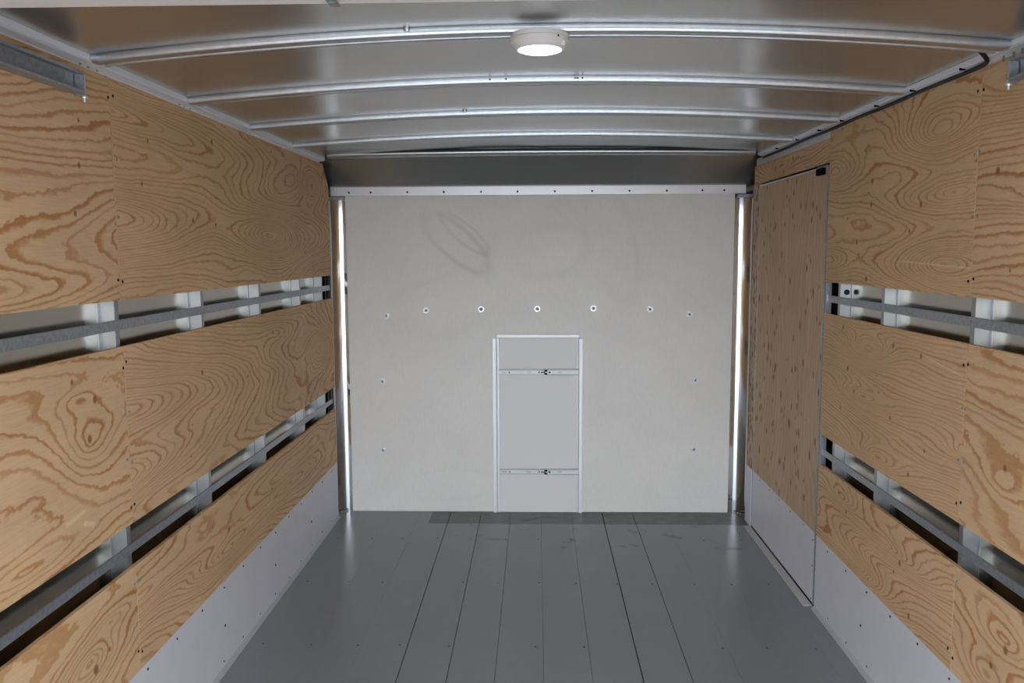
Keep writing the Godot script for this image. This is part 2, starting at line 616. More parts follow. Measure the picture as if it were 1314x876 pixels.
func build_roof() -> void:
	var n := FastNoiseLite.new()
	n.noise_type = FastNoiseLite.TYPE_SIMPLEX_SMOOTH
	n.seed = 21
	n.frequency = 1.0
	n.fractal_octaves = 2
	var nx := 80
	var nz := 200
	var slack := func(z: float) -> float:           # the sheet is held flat where a bow carries it
		var k := 1.0
		for b in BOWS:
			k *= smoothstep(0.03, 0.20, absf(z - b + 0.04))
		return k
	var hgt := func(x: float, z: float) -> float: return roof_y(x, z) + slack.call(z) * 0.0026 * n.get_noise_2d(x * 1.6, z * 2.2) 
	var pts := []
	var nrm := []
	for j in nz + 1:
		var z := 0.02 + (REAR - 0.02) * j / nz
		for i in nx + 1:
			var x := -1.215 + 2.43 * i / nx
			var e := 0.004
			pts.append(Vector3(x, hgt.call(x, z), z))
			nrm.append(Vector3(hgt.call(x + e, z) - hgt.call(x - e, z), -2.0 * e, hgt.call(x, z + e) - hgt.call(x, z - e)).normalized())
	var st := new_st()
	for j in nz:
		for i in nx:
			var a := j * (nx + 1) + i
			var b := a + 1
			var c := a + nx + 2
			var d := a + nx + 1
			tri3(st, pts[a], pts[b], pts[c], nrm[a], nrm[b], nrm[c])
			tri3(st, pts[a], pts[c], pts[d], nrm[a], nrm[c], nrm[d])
	var o := thing("ceiling", "thin arched aluminium roof sheet mirroring the plywood walls", "ceiling", Vector3.ZERO, "", "structure")
	put("roof_sheet", st.commit(), M.roof_sheet, o)
	# outer face of the roof, so that no daylight comes through
	box("roof_cap", Vector3(-1.24, 2.085, -0.10), Vector3(1.24, 2.10, REAR), M.trim_white, o)
	for s in [-1.0, 1.0]:
		box("roof_side", Vector3(minf(s * 1.225, s * 1.24), 1.95, -0.10), Vector3(maxf(s * 1.225, s * 1.24), 2.085, REAR), M.trim_white, o)

func bolt(parent: Node, at: Vector3, k: float) -> void:
	var b := face_turn(Vector3(0, 0, 1)) * Basis(Vector3.UP, rng.randf() * TAU)
	var washer := head_mesh("washer", pv([0.0185, 0.0, 0.0185, 0.0018, 0.0178, 0.0024, 0.0105, 0.0024]), 20)
	var head := head_mesh("bolt_head", pv([0.0115, 0.0024, 0.0112, 0.0046, 0.0085, 0.0066, 0.0052, 0.0074, 0.0046, 0.0040, 0.0, 0.0036]), 16)
	var o := put("bolt", head, M.zinc, parent, at, b * Basis.from_scale(Vector3(k, k, k)))
	put("washer", washer, M.zinc, o)
	put("recess", head_mesh("recess", pv([0.0048, 0.0050, 0.0044, 0.0058, 0.0, 0.0058]), 6), M.dark_steel, o)

func build_front() -> void:
	var w := thing("wall_front", "beige front wall sheet with two nested smear loops and a dozen bolt heads", "wall", Vector3.ZERO, "", "structure")
	box("outer_skin", Vector3(-1.225, -0.1, -0.10), Vector3(1.225, 2.085, -0.06), M.skin_sheet, w)
	var pm := mat("front_coating", Color(1, 1, 1), 0.45)
	pm.albedo_texture = front_texture()
	box("front_sheet", Vector3(-1.0883, 0.001, -0.012), Vector3(1.0789, 1.8127, 0.0), pm, w, 0.0015, [0, 1, -1.0883, 1.813, 1.0789, 0.0])
	for p in [[-0.868, 1.1405], [-0.6414, 1.171], [-0.3298, 1.177], [-0.013, 1.178], [0.3026, 1.18], [0.6192, 1.1746], [0.8396, 1.1456], [-0.8983, 0.765], [0.8793, 0.772], [-0.9023, 0.3645], [0.8781, 0.3738]]:
		bolt(w, Vector3(p[0], p[1], 0.0), 0.95)
	# bright cover strip along the top of the sheet
	var t := thing("trim_1", "bright white cover strip with screws along the top of the front wall", "trim", Vector3.ZERO, "", "structure")
	box("cover_strip", Vector3(-1.1685, 1.8115, 0.0), Vector3(1.1365, 1.861, 0.007), M.trim_white, t, 0.0015)
	for x in [-1.064, -0.942, -0.737, -0.533, -0.325, -0.122, 0.085, 0.291, 0.497, 0.702, 0.898, 1.017]:
		screw(t, Vector3(x, 1.8305, 0.0068), Vector3(0, 0, 1), M.dark_steel, 0.0062)
	# aluminium corner sheet that rises at 45 degrees from the cover strip to the roof
	var st := new_st()
	sweep(st, pv([0.0, 1.861, 0.166, 2.027, 0.160, 2.030, -0.006, 1.864]), [frame_x(-1.188), frame_x(1.180)], true, 20.0)
	var h := put("trim_2", st.commit(), M.roof_sheet)
	tag(h, "plain metal sheet sloping from the front roof rail down to the white cover strip", "panel", "", "structure")


func post_mesh(s: float) -> Mesh:
	# Z post: foot on the skin, web facing the rear, flange behind the plywood; its web stands at z = 0
	var sec := PackedVector2Array()
	for p in [[SK, 0.011], [SK - 0.003, 0.011], [SK - 0.003, 0.0], [1.162, 0.0], [1.162, -0.022], [1.165, -0.022], [1.165, -0.003], [SK, -0.003]]:
		sec.append(Vector2(s * p[0], p[1]))
	var st := new_st()
	sweep(st, sec, [frame_y(0.0), frame_y(1.93)], true, 20.0)
	return st.commit()

func build_side(s: float) -> void:
	var left := s < 0.0
	var w := thing("wall_left" if left else "wall_right", "", "wall", Vector3.ZERO, "", "structure")
	if left:
		w.set_meta("label", "left side wall of plywood bands over bright posts, white kick sheet below")
	else:
		w.set_meta("label", "right side wall of plywood bands, behind the narrow plywood side door")
	var nrm := Vector3(-s, 0, 0)
	var z_front := -0.06
	box("outer_skin", Vector3(minf(s * SK, s * 1.225), -0.1, z_front), Vector3(maxf(s * SK, s * 1.225), 2.0, REAR), M.skin_sheet, w)
	var pm := post_mesh(s)
	for z in ([0.289, 0.700, 1.295, 1.890, 2.476, 3.07, 3.66, 4.25, 4.84] if left else [1.424, 1.838, 2.428, 3.02, 3.61, 4.20, 4.79]):
		put("post", pm, M.bright_metal, w, Vector3(0, 0.001, z))
	if not left:
		var b := put("bolt", head_mesh("post_bolt", pv([0.011, 0.0, 0.011, 0.003, 0.006, 0.004, 0.006, 0.008, 0.0, 0.009]), 12), M.dark_steel, w, Vector3(1.186, 1.338, 1.424), face_turn(Vector3(0, 0, 1)))
		b.set_meta("label", "dark bolt through the post beside the door")
	# plywood bands: [z0, z1, y0, y1, seed, blobs, tilt, lean, knots]
	var top := 1.9644 if left else 1.974
	var bands := []
	if left:
		bands = [
			[0.10, 2.4584, 1.3738, top, 3, [[2.50, 1.60, 0.80, 0.15, 9.0], [1.15, 1.57, 0.62, 0.13, 8.0], [2.55, 1.88, 0.75, 0.07, 7.0], [0.46, 1.83, 0.16, 0.07, 4.0]], 3.0, 0.2, [[2.25, 1.828, 0.009], [1.76, 1.886, 0.012], [1.95, 1.608, 0.010], [2.30, 1.70, 0.008], [0.46, 1.835, 0.010], [1.755, 1.60, 0.009], [0.62, 1.50, 0.008], [1.10, 1.93, 0.011]], [2.5, 0.36, 0.9]],
			[0.10, 2.4584, 0.7487, 1.2473, 11, [[2.55, 1.07, 1.00, 0.13, 8.0], [2.60, 0.88, 0.55, 0.07, 5.0], [0.42, 1.00, 0.22, 0.10, 6.0], [1.15, 1.16, 0.35, 0.06, 2.0]], -10.0, 2.6, [[1.93, 1.10, 0.011], [1.49, 1.02, 0.011], [1.16, 1.16, 0.010], [2.03, 0.94, 0.008], [2.05, 0.84, 0.008]], [2.4, 0.38, 0.9]],
			[0.10, 2.4584, 0.3180, 0.6245, 19, [[2.5, 0.52, 0.65, 0.07, 5.0], [1.0, 0.45, 0.45, 0.05, 4.0], [1.75, 0.42, 0.5, 0.05, 4.0]], 9.0, -1.6, [[1.75, 0.49, 0.011], [0.55, 0.40, 0.010], [1.9, 0.55, 0.008], [1.25, 0.50, 0.009]], [2.2, 0.40, 0.95]],
			[2.4596, 4.82, 1.3738, top, 27, [[3.2, 1.42, 0.7, 0.05, 3.0], [2.7, 2.25, 3.0, 0.42, 16.0]], 8.0, 3.0, [[2.63, 1.72, 0.010], [2.66, 1.60, 0.009], [2.62, 1.83, 0.007]], [1.6, 0.42, 1.0]],
			[2.4596, 4.82, 0.7487, 1.2473, 33, [[2.655, 1.02, 0.16, 0.09, 4.5], [2.70, 1.14, 0.10, 0.03, 1.6], [2.95, 0.80, 0.35, 0.05, 3.0]], 9.0, -2.2, [[2.655, 1.035, 0.013], [2.62, 1.13, 0.015], [2.72, 1.19, 0.009]], [1.5, 0.36, 1.0]],
			[2.4596, 4.82, 0.3180, 0.6245, 39, [[2.72, 0.47, 0.12, 0.05, 3.5], [2.60, 0.53, 0.12, 0.03, 2.0], [3.0, 0.42, 0.3, 0.05, 3.0]], 4.0, -1.5, [[2.69, 0.44, 0.015], [2.62, 0.46, 0.009]], [1.7, 0.42, 1.0]],
		]
	else:
		bands = [
			[1.2850, 2.4184, 1.3738, top, 45, [[2.20, 1.84, 0.32, 0.10, 5.0], [2.30, 1.66, 0.42, 0.06, 4.5], [2.25, 1.46, 0.36, 0.09, 6.0], [1.35, 1.80, 0.26, 0.07, 4.0], [1.30, 1.46, 0.24, 0.06, 4.0]], 7.0, 1.0, [[1.72, 1.74, 0.013], [1.72, 1.66, 0.012], [2.10, 1.64, 0.012], [2.03, 1.56, 0.012], [1.60, 1.53, 0.011], [1.70, 1.40, 0.014], [1.50, 1.62, 0.009]], [2.5, 0.36, 0.95]],
			[1.2850, 2.4184, 0.7487, 1.2473, 57, [[1.75, 1.155, 0.16, 0.045, 5.0], [1.70, 0.98, 0.22, 0.03, 2.5], [2.45, 0.95, 0.12, 0.03, 2.0], [1.85, 0.79, 0.22, 0.05, 4.0]], 32.0, 0.4, [[1.50, 1.21, 0.012], [1.95, 1.19, 0.010], [2.15, 1.18, 0.010], [1.56, 1.06, 0.011], [1.85, 1.02, 0.009], [1.63, 0.985, 0.010], [1.50, 0.90, 0.011], [1.95, 0.95, 0.009], [2.2, 0.90, 0.010], [2.1, 0.80, 0.009]], [2.6, 0.42, 0.7]],
			[1.2850, 2.4184, 0.3180, 0.6245, 63, [[1.55, 0.56, 0.16, 0.04, 3.0], [2.00, 0.52, 0.30, 0.04, 4.0], [1.75, 0.36, 0.30, 0.05, 5.0]], 24.0, -5.0, [[2.07, 0.50, 0.012], [2.03, 0.455, 0.011], [1.60, 0.52, 0.009], [2.15, 0.36, 0.011]], [2.0, 0.36, 1.0]],
			[2.4196, 4.80, 1.3738, top, 71, [[2.62, 1.90, 0.2, 0.05, 2.0], [2.9, 1.62, 0.4, 0.04, 3.0]], 26.0, 0.6, [[2.52, 1.70, 0.012], [2.6, 1.45, 0.008]], [2.0, 0.40, 1.0]],
			[2.4196, 4.80, 0.7487, 1.2473, 85, [[2.62, 0.92, 0.12, 0.05, 2.0], [2.9, 1.10, 0.4, 0.04, 2.0]], 13.0, 2.5, [[2.63, 0.96, 0.012]], [1.3, 0.48, 0.85]],
			[2.4196, 4.80, 0.3180, 0.6245, 99, [[2.68, 0.53, 0.18, 0.06, 4.0], [2.60, 0.40, 0.12, 0.05, 3.0]], 6.0, -1.5, [[2.68, 0.51, 0.013], [2.62, 0.44, 0.013]], [1.6, 0.42, 0.95]],
		]
	var joint := 2.459 if left else 2.419
	for b in bands:
		var m := mat("plywood_%d" % b[4], Color(1, 1, 1), 0.62, 0.0, 0.4)
		var tex_end: float = minf(b[1], 3.45)          # what lies behind the camera repeats the veneer in view
		m.albedo_texture = ply_texture(b[0], tex_end, b[2], b[3], b[4], b[5], b[6], b[7], b[8], b[9] if b.size() > 9 else [2.0, 0.40, 1.0])
		m.normal_enabled = true
		m.normal_texture = M.wood_normal
		m.normal_scale = 0.25
		var uvm := [2, 1, b[0], b[3], tex_end, b[2]]
		var st := new_st()
		if left and b[0] < 1.0 and b[2] > 1.3:
			# top band with its front upper corner cut off
			var sec := pv([b[0] + 0.02, b[2], b[1], b[2], b[1], b[3], b[0] + 0.14, b[3], b[0] + 0.03, b[3] - 0.105])
			sweep(st, sec, [frame_x(s * W), frame_x(s * (W + 0.012))], true, 20.0, uvm)
		else:
			add_box(st, Vector3(minf(s * W, s * (W + 0.012)), b[2], b[0]), Vector3(maxf(s * W, s * (W + 0.012)), b[3], b[1]), 0.0003, uvm)
		var p := put("plywood_panel", st.commit(), m, w)
		var zj: float = joint - 0.012 if b[1] < 2.6 else joint + 0.012
		var cnt := 4 if b[3] - b[2] > 0.4 else 2
		for k in cnt:
			screw(p, Vector3(s * (W - 0.0005), b[2] + 0.05 + (b[3] - b[2] - 0.10) * k / (cnt - 1) + rng.randf_range(-0.012, 0.012), zj + rng.randf_range(-0.004, 0.004)), nrm, M.screw_steel if k % 3 else M.dark_steel, 0.0046)
			if b[1] < 2.6:
				var z2: float = (1.88 if left else 1.83)
				if k % 2 == 0:
					screw(p, Vector3(s * (W - 0.0005), b[2] + 0.03 + (b[3] - b[2] - 0.06) * k / (cnt - 1), z2), nrm, M.screw_steel, 0.0042)
	# white kick sheets
	var kicks := [[0.092, 5.20]] if left else [[1.2850, 5.20]]
	for k in kicks:
		var p := box("kick_panel", Vector3(minf(s * W, s * (W + 0.012)), 0.001, k[0]), Vector3(maxf(s * W, s * (W + 0.012)), 0.3175, k[1]), M.kick_white, w, 0.001)
		var z: float = k[0] + 0.14
		while z < 3.4:
			screw(p, Vector3(s * (W - 0.0004), 0.297 + rng.randf_range(-0.004, 0.004), z), nrm, M.dark_steel, 0.0045)
			screw(p, Vector3(s * (W - 0.0004), 0.030 + rng.randf_range(-0.006, 0.006), z + 0.03), nrm, M.dark_steel, 0.0038)
			z += 0.199
		for zz in ([0.66, 1.24, 1.83, 2.42] if left else [1.785, 2.37]):
			screw(p, Vector3(s * (W - 0.0004), 0.155, zz), nrm, M.dark_steel, 0.0055)
	# bead of sealant where the floor meets the wall
	var bead := new_st()
	sweep(bead, pv([s * W, 0.0002, s * (W - 0.015), 0.0002, s * (W - 0.012), 0.005, s * W, 0.012]), [frame_z(0.11 if left else 1.29), frame_z(5.18)], true, 40.0)
	put("sealant_bead", bead.commit(), M.caulk, w)
	if left:
		return
	# front stub of the right wall round the door: plywood jamb, plywood head, sheet strip above it
	var jm := mat("plywood_jamb", Color(1, 1, 1), 0.62, 0.0, 0.4)
	jm.albedo_texture = ply_texture(0.13, 1.2835, 1.848, 1.943, 118, [[0.6, 1.90, 0.2, 0.03, 2.0]], 20.0, 1.0, [[0.52, 1.90, 0.014], [0.80, 1.915, 0.012], [0.66, 1.87, 0.011], [0.92, 1.90, 0.009]])
	box("plywood_panel", Vector3(W, 1.848, 0.13), Vector3(W + 0.012, 1.943, 1.2835), jm, w, 0.0008, [2, 1, 0.13, 1.943, 1.2835, 1.848])
	var jm2 := mat("plywood_stub", Color(1, 1, 1), 0.62, 0.0, 0.4)
	jm2.albedo_texture = door_texture(0.13, 0.243, 0.3185, 1.847, 131)
	box("plywood_panel", Vector3(W, 0.3185, 0.13), Vector3(W + 0.012, 1.847, 0.243), jm2, w, 0.0008, [2, 1, 0.13, 1.847, 0.243, 0.3185])
	box("kick_panel", Vector3(W - 0.004, 0.001, 0.125), Vector3(W + 0.012, 0.3175, 0.243), M.kick_white, w, 0.001)
	box("cover_strip", Vector3(W + 0.004, 1.944, 0.15), Vector3(W + 0.010, 1.983, 1.2835), M.edge_aluminium, w, 0.001)
	box("door_jamb", Vector3(W + 0.001, 0.001, 1.2845), Vector3(W + 0.022, 1.90, 1.303), M.bright_metal, w, 0.001)

func build_side_door() -> void:
	var d := thing("door_1", "narrow knotty plywood side door with white kick sheet and black latch at its top", "door", Vector3.ZERO, "", "structure")
	var dm := mat("door_plywood", Color(1, 1, 1), 0.6, 0.0, 0.4)
	dm.albedo_texture = door_texture(0.25, 1.272, 0.318, 1.832, 205)
	dm.normal_enabled = true
	dm.normal_texture = M.wood_normal
	dm.normal_scale = 0.2
	var z0 := 0.252
	var z1 := 1.268
	box("door_leaf", Vector3(W + 0.001, 0.3185, z0), Vector3(W + 0.030, 1.832, z1), dm, d, 0.001, [2, 1, z0, 1.832, z1, 0.3185])
	var k := box("kick_panel", Vector3(W + 0.001, 0.012, z0), Vector3(W + 0.030, 0.318, z1), M.kick_white, d, 0.001)
	for z in [0.40, 0.58, 0.75, 0.925, 1.117]:
		screw(k, Vector3(W + 0.0006, 0.305, z), Vector3(-1, 0, 0), M.dark_steel, 0.004)
	for y in [0.02, 0.165, 0.277]:
		screw(k, Vector3(W + 0.0006, y + 0.005, 1.245), Vector3(-1, 0, 0), M.dark_steel, 0.004)
	for z in [z0 - 0.0034, z1 + 0.0008]:
		box("edge_strip", Vector3(W - 0.002, 0.008, z), Vector3(W + 0.028, 1.838, z + 0.0026), M.galvanised, d, 0.0008)
	box("edge_strip", Vector3(W - 0.0015, 1.8325, z0), Vector3(W + 0.028, 1.838, z1), M.edge_aluminium, d, 0.0008)
	var l := box("latch", Vector3(W - 0.016, 1.804, 1.168), Vector3(W + 0.0005, 1.832, 1.246), M.black_plastic, d, 0.003)
	l.set_meta("label", "black latch at the top corner of the door")
	box("latch_plate", Vector3(W - 0.003, 1.8335, 1.150), Vector3(W + 0.002, 1.842, 1.262), M.galvanised, d, 0.001)
	var t := thing("threshold", "pale grey metal threshold strip on the floor under the side door", "threshold")
	box("sill_strip", Vector3(1.110, 0.0005, 0.235), Vector3(1.149, 0.006, 1.268), M.sill_grey, t, 0.002)
	box("sill_lip", Vector3(1.1495, 0.0005, 0.248), Vector3(1.156, 0.010, 1.268), M.dark_steel, t)

# ---------------------------------------------------------------- rear end: rolled-up door and frame, above and behind the camera
func build_rear() -> void:
	var d := thing("door_2", "white roll-up rear door stored flat overhead, its edge at top left", "door", Vector3.ZERO, "", "structure")
	for k in 5:
		var z := 3.24 + 0.385 * k
		box("door_section", Vector3(-1.085, 1.921, z), Vector3(1.085, 1.940, z + 0.382), M.door_white, d, 0.002)
	var st := new_st()
	sweep(st, pv([-0.368, 1.918, -0.350, 1.918, -0.352, 1.921, -0.366, 1.921]), [frame_z(3.232), frame_z(3.30)], true, 20.0)
	add_box(st, Vector3(-0.364, 1.9165, 3.236), Vector3(-0.354, 1.918, 3.262), 0.0005)
	put("hinge", st.commit(), M.galvanised, d)
	var f := thing("wall_rear", "rear frame of the cargo body round its open doorway", "frame", Vector3.ZERO, "", "structure")
	box("frame_header", Vector3(-1.24, 1.965, 5.19), Vector3(1.24, 2.084, REAR), M.trim_white, f, 0.002)
	for s in [-1.0, 1.0]:
		box("frame_post", Vector3(minf(s * 1.13, s * 1.2045), 0.0, 5.205), Vector3(maxf(s * 1.13, s * 1.2045), 1.964, REAR), M.trim_white, f, 0.002)

# ---------------------------------------------------------------- roof bows and rails
func build_bows() -> void:
	var sec := pv([-0.004, 0.006, -0.004, -0.0004, -0.0016, -0.0009, -0.0005, -0.0017, 0.0, -0.0030, 0.0, -0.0108, -0.0006, -0.0128, -0.0018, -0.0160, -0.0030, -0.0178, -0.0052, -0.0185, -0.033, -0.0185, -0.0355, -0.017, -0.0365, -0.014, -0.0365, -0.0045, -0.066, -0.0045, -0.0675, -0.0055, -0.0683, -0.0085, -0.0698, -0.0120, -0.0715, -0.0138, -0.075, -0.0140, -0.081, -0.0100, -0.083, 0.006])
	var where := BOWS
	var names := ["nearest roof bow, the one carrying the round white lamp", "second roof bow, next beyond the lamp, small print marks on its face", "third roof bow from the near end, a small sealant drip near its middle", "farthest roof bow, next to the straight front roof rail"]
	for k in where.size():
		var z: float = where[k]
		var b := thing("roof_bow", names[k], "roof bow", Vector3(0, 0, z), "roof bows")
		var frames := []
		for i in 41:
			var x := -1.1195 + 2.239 * i / 40
			var fr := frame_x(x)
			var slope := (roof_y(x + 0.01, z) - roof_y(x - 0.01, z)) / 0.02
			fr = Transform3D(Basis(Vector3(0, 0, 1), Vector3(-slope, 1, 0).normalized(), Vector3(-1, -slope, 0).normalized()), Vector3(x, roof_y(x, z) - 0.0005, 0))
			frames.append(fr)
		var st := new_st()
		sweep(st, sec, frames, true, 50.0)
		put("bow", st.commit(), M.bow_metal, b)
		for s in [-1.0, 1.0]:
			for dz in [-0.003, -0.040, -0.083]:
				box("end_tab", Vector3(minf(s * 1.1455, s * 1.1495), 1.966, dz - 0.002), Vector3(maxf(s * 1.1455, s * 1.1495), 1.9835, dz + 0.002), M.bright_metal, b)
	# paint and sealant blobs on the bows
	var blob := new_st()
	lathe(blob, pv([0.0, -0.0015, 0.005, -0.0012, 0.0085, 0.0, 0.006, 0.0022, 0.003, 0.0034, 0.0, 0.0038]), Transform3D(Basis(Vector3(1, 0, 0), Vector3(0, 0, 1), Vector3(0, -0.6, 0)), Vector3.ZERO), 12)
	put("sealant_blob", blob.commit(), M.bow_metal, get_node("roof_bow"), Vector3(-0.333, roof_y(-0.333, 2.606) - 0.003, 0.003))
	put("sealant_blob", blob.commit(), M.bow_metal, get_node("roof_bow_002"), Vector3(-0.29, roof_y(-0.29, 1.455) - 0.003, 0.003))
	var pb := get_node("roof_bow_001")
	for x in [-0.162, -0.112, 0.104, 0.112, 0.126]:
		var y: float = roof_y(x, 2.027) - 0.0075
		box("print_mark", Vector3(x - 0.003, y - 0.0022, -0.001), Vector3(x + 0.003, y + 0.0022, 0.0002), M.black_plastic, pb)
	for x in [0.105, 0.462, 0.815]:
		screw(get_node("roof_bow"), Vector3(x, roof_y(x, 2.52) - 0.003, -0.087), Vector3(0, -1, 0), M.black_plastic, 0.005)
	# the straight rail along the front end of the roof
	var fr := thing("front_roof_rail", "straight bright rail across the front end of the roof, above the white cover strip", "roof rail", Vector3(0, 0, 0.36))
	var frames2 := []
	for i in 21:
		var x := -1.090 + 2.18 * i / 20
		frames2.append(Transform3D(Basis(Vector3(0, 0, 1), Vector3(0, 1, 0), Vector3(-1, 0, 0)), Vector3(x, 0.010 * (1.0 - pow(x / 1.09, 2.0)), 0)))
	var st2 := new_st()
	sweep(st2, pv([0.0, 1.979, 0.008, 1.984, 0.014, 1.990, 0.016, 1.997, 0.014, 2.000, -0.02, 2.000, -0.02, 1.979]), frames2, true, 50.0)
	put("rail_bar", st2.commit(), M.bow_metal, fr)
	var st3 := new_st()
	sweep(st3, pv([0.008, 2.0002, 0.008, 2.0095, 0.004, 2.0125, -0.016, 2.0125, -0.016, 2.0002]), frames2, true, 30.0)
	put("dark_gap_strip", st3.commit(), M.cable_rubber, fr)  # added strip in cable black, stands in for the dark gap above the rail
	for k in 22:
		var x := -0.98 + 0.093 * k
		screw(fr, Vector3(x, 1.980 + 0.010 * (1.0 - pow(x / 1.09, 2.0)), 0.0008), Vector3(0, -0.8, 0.6).normalized(), M.zinc, 0.003)

func build_rails() -> void:
	for s in [-1.0, 1.0]:
		var o := thing("side_roof_rail", "", "roof rail", Vector3(0, 0, 0.30), "side roof rails")
		o.set_meta("label", "long pale metal angle rail along the top of the left plywood wall" if s < 0.0 else "long metal angle rail above the right plywood wall, black cable beneath it")
		var lo := 1.9745 if s < 0.0 else 1.9850
		var hi := 1.9945 if s < 0.0 else 2.0025
		var leg := 1.962 if s < 0.0 else 1.9725
		var sec := pv([s * 1.1622, leg, s * 1.1515, leg, s * 1.1510, leg + 0.0065, s * 1.1480, leg + 0.0080, s * 1.1300, lo - 0.0025, s * 1.1300, lo + 0.0005, s * 1.1265, lo + 0.0005, s * 1.1265, lo - 0.0015, s * 1.1225, lo, s * 1.1205, lo + 0.0015, s * 1.1205, hi - 0.0045, s * 1.1240, hi - 0.0045, s * 1.1240, hi - 0.0020, s * 1.104, hi - 0.0005, s * 1.104, hi + 0.003, s * 1.1622, hi + 0.003])
		var st := new_st()
		sweep(st, sec, [frame_z(0.0), frame_z(4.88)], true, 30.0)
		put("rail_angle", st.commit(), M.rail_metal, o)

func build_corner_posts() -> void:
	for s in [-1.0, 1.0]:
		var sec := PackedVector2Array()
		var c := Vector2(1.100, 0.080)
		var r := 0.086
		sec.append(Vector2(s * (c.x + r), 0.128))
		for i in 17:
			var a := deg_to_rad(90.0 * i / 16.0)
			sec.append(Vector2(s * (c.x + r * cos(a)), c.y - r * sin(a)))
		sec.append(Vector2(s * 1.070, c.y - r))
		sec.append(Vector2(s * 1.070, c.y - r - 0.0025))
		for i in 17:
			var a := deg_to_rad(90.0 - 90.0 * i / 16.0)
			sec.append(Vector2(s * (c.x + (r + 0.0025) * cos(a)), c.y - (r + 0.0025) * sin(a)))
		sec.append(Vector2(s * (c.x + r + 0.0025), 0.128))
		var fixed := PackedVector2Array()
		for p in sec:
			fixed.append(Vector2(p.x, p.y - 0.012))
		var o := thing("corner_post", "polished curved metal corner post beside the left plywood, front corner" if s < 0.0 else "polished curved metal corner post beside the side door, front corner", "corner post", Vector3.ZERO, "front corner posts")
		var st := new_st()
		sweep(st, fixed, [frame_y(0.001), frame_y(1.79)], true, 30.0)
		put("cove", st.commit(), M.polished_metal, o)
		box("top_cap", Vector3(minf(s * 1.09, s * 1.18), 1.791, -0.02), Vector3(maxf(s * 1.09, s * 1.18), 1.808, 0.012), M.galvanised, o, 0.002)
		for k in 4:
			var x: float = s * (1.115 + 0.014 * k)
			box("rivet_strip", Vector3(minf(x, x + s * 0.008), 0.0015, -0.002 + 0.011 * k), Vector3(maxf(x, x + s * 0.008), 0.007, 0.006 + 0.011 * k), M.caulk, o, 0.001)

# ---------------------------------------------------------------- front hatch frame with its two slide rails
func build_hatch() -> void:
	var h := thing("hatch_frame", "bright aluminium frame on the front wall, two uprights and a loose top bar", "frame")
	var st := new_st()
	sweep(st, pv([-0.2670, 0.0005, -0.2450, 0.0005, -0.2450, 0.016, -0.2480, 0.017, -0.2670, 0.017]), [frame_y(0.001), frame_y(1.0108)], true, 20.0)
	put("upright", st.commit(), M.edge_aluminium, h)
	box("guide_lip", Vector3(-0.2425, 0.001, 0.0005), Vector3(-0.2290, 1.012, 0.007), M.edge_aluminium, h, 0.001)
	st = new_st()
	sweep(st, pv([0.2425, 0.0005, 0.2215, 0.0005, 0.2215, 0.016, 0.2235, 0.017, 0.2425, 0.017]), [frame_y(0.001), frame_y(1.0108)], true, 20.0)
	put("upright", st.commit(), M.edge_aluminium, h)
	box("guide_lip", Vector3(0.2120, 0.001, 0.0005), Vector3(0.2190, 1.012, 0.007), M.edge_aluminium, h, 0.001)
	box("top_bar", Vector3(-0.2435, 1.0148, 0.0005), Vector3(0.2265, 1.0345, 0.012), M.edge_aluminium, h, 0.0015)
	box("inset_sheet", Vector3(-0.2285, 0.001, 0.0003), Vector3(0.2115, 1.0145, 0.0025), M.inset_grey, h)
	for y in [0.82, 0.243]:
		var o := thing("slide_rail", "upper telescopic steel slide rail across the hatch frame" if y > 0.5 else "lower telescopic steel slide rail across the hatch frame", "slide rail", Vector3.ZERO, "slide rails in the hatch frame")
		var a := new_st()
		add_box(a, Vector3(-0.2335, y - 0.0135, 0.0185), Vector3(0.034, y + 0.0135, 0.0205), 0.0006)
		for e in [-1.0, 1.0]:
			add_box(a, Vector3(-0.2335, minf(y + e * 0.0135, y + e * 0.0105), 0.0185), Vector3(0.034, maxf(y + e * 0.0135, y + e * 0.0105), 0.0245), 0.0008)
		put("inner_rail", a.commit(), M.slide_steel, o)
		var b := new_st()
		add_box(b, Vector3(0.030, y - 0.0165, 0.0170), Vector3(0.2205, y + 0.0165, 0.0184), 0.0005)
		add_box(b, Vector3(0.036, y - 0.0105, 0.0206), Vector3(0.2205, y + 0.0105, 0.0220), 0.0005)
		for e in [-1.0, 1.0]:
			add_box(b, Vector3(0.030, minf(y + e * 0.0165, y + e * 0.0135), 0.0170), Vector3(0.2205, maxf(y + e * 0.0165, y + e * 0.0135), 0.0285), 0.0008)
		put("outer_rail", b.commit(), M.slide_steel, o)
		var c := new_st()
		add_box(c, Vector3(0.026, y - 0.0130, 0.0225), Vector3(0.030, y + 0.0130, 0.0295), 0.0005)
		for e in [-1.0, 1.0]:
			add_box(c, Vector3(0.030, y + e * 0.0085 - 0.0042, 0.0225), Vector3(0.044, y + e * 0.0085 + 0.0042, 0.0295), 0.0008)
		add_box(c, Vector3(0.006, y - 0.0020, 0.0208), Vector3(0.026, y + 0.0020, 0.0255), 0.0004)
		add_box(c, Vector3(0.050, y - 0.0045, 0.0222), Vector3(0.062, y + 0.0040, 0.0245), 0.0012)
		var l := put("release_lever", c.commit(), M.black_plastic, o)
		l.set_meta("label", "black plastic release lever")
		for x in [-0.172, -0.004]:
			screw(o, Vector3(x, y, 0.0206), Vector3(0, 0, 1), M.dark_steel, 0.0042)
		for x in [-0.205, -0.06, 0.115]:
			box("slot", Vector3(x - 0.012, y - 0.0035, 0.0204), Vector3(x + 0.012, y + 0.0035, 0.0225), M.galvanised, o, 0.0008)

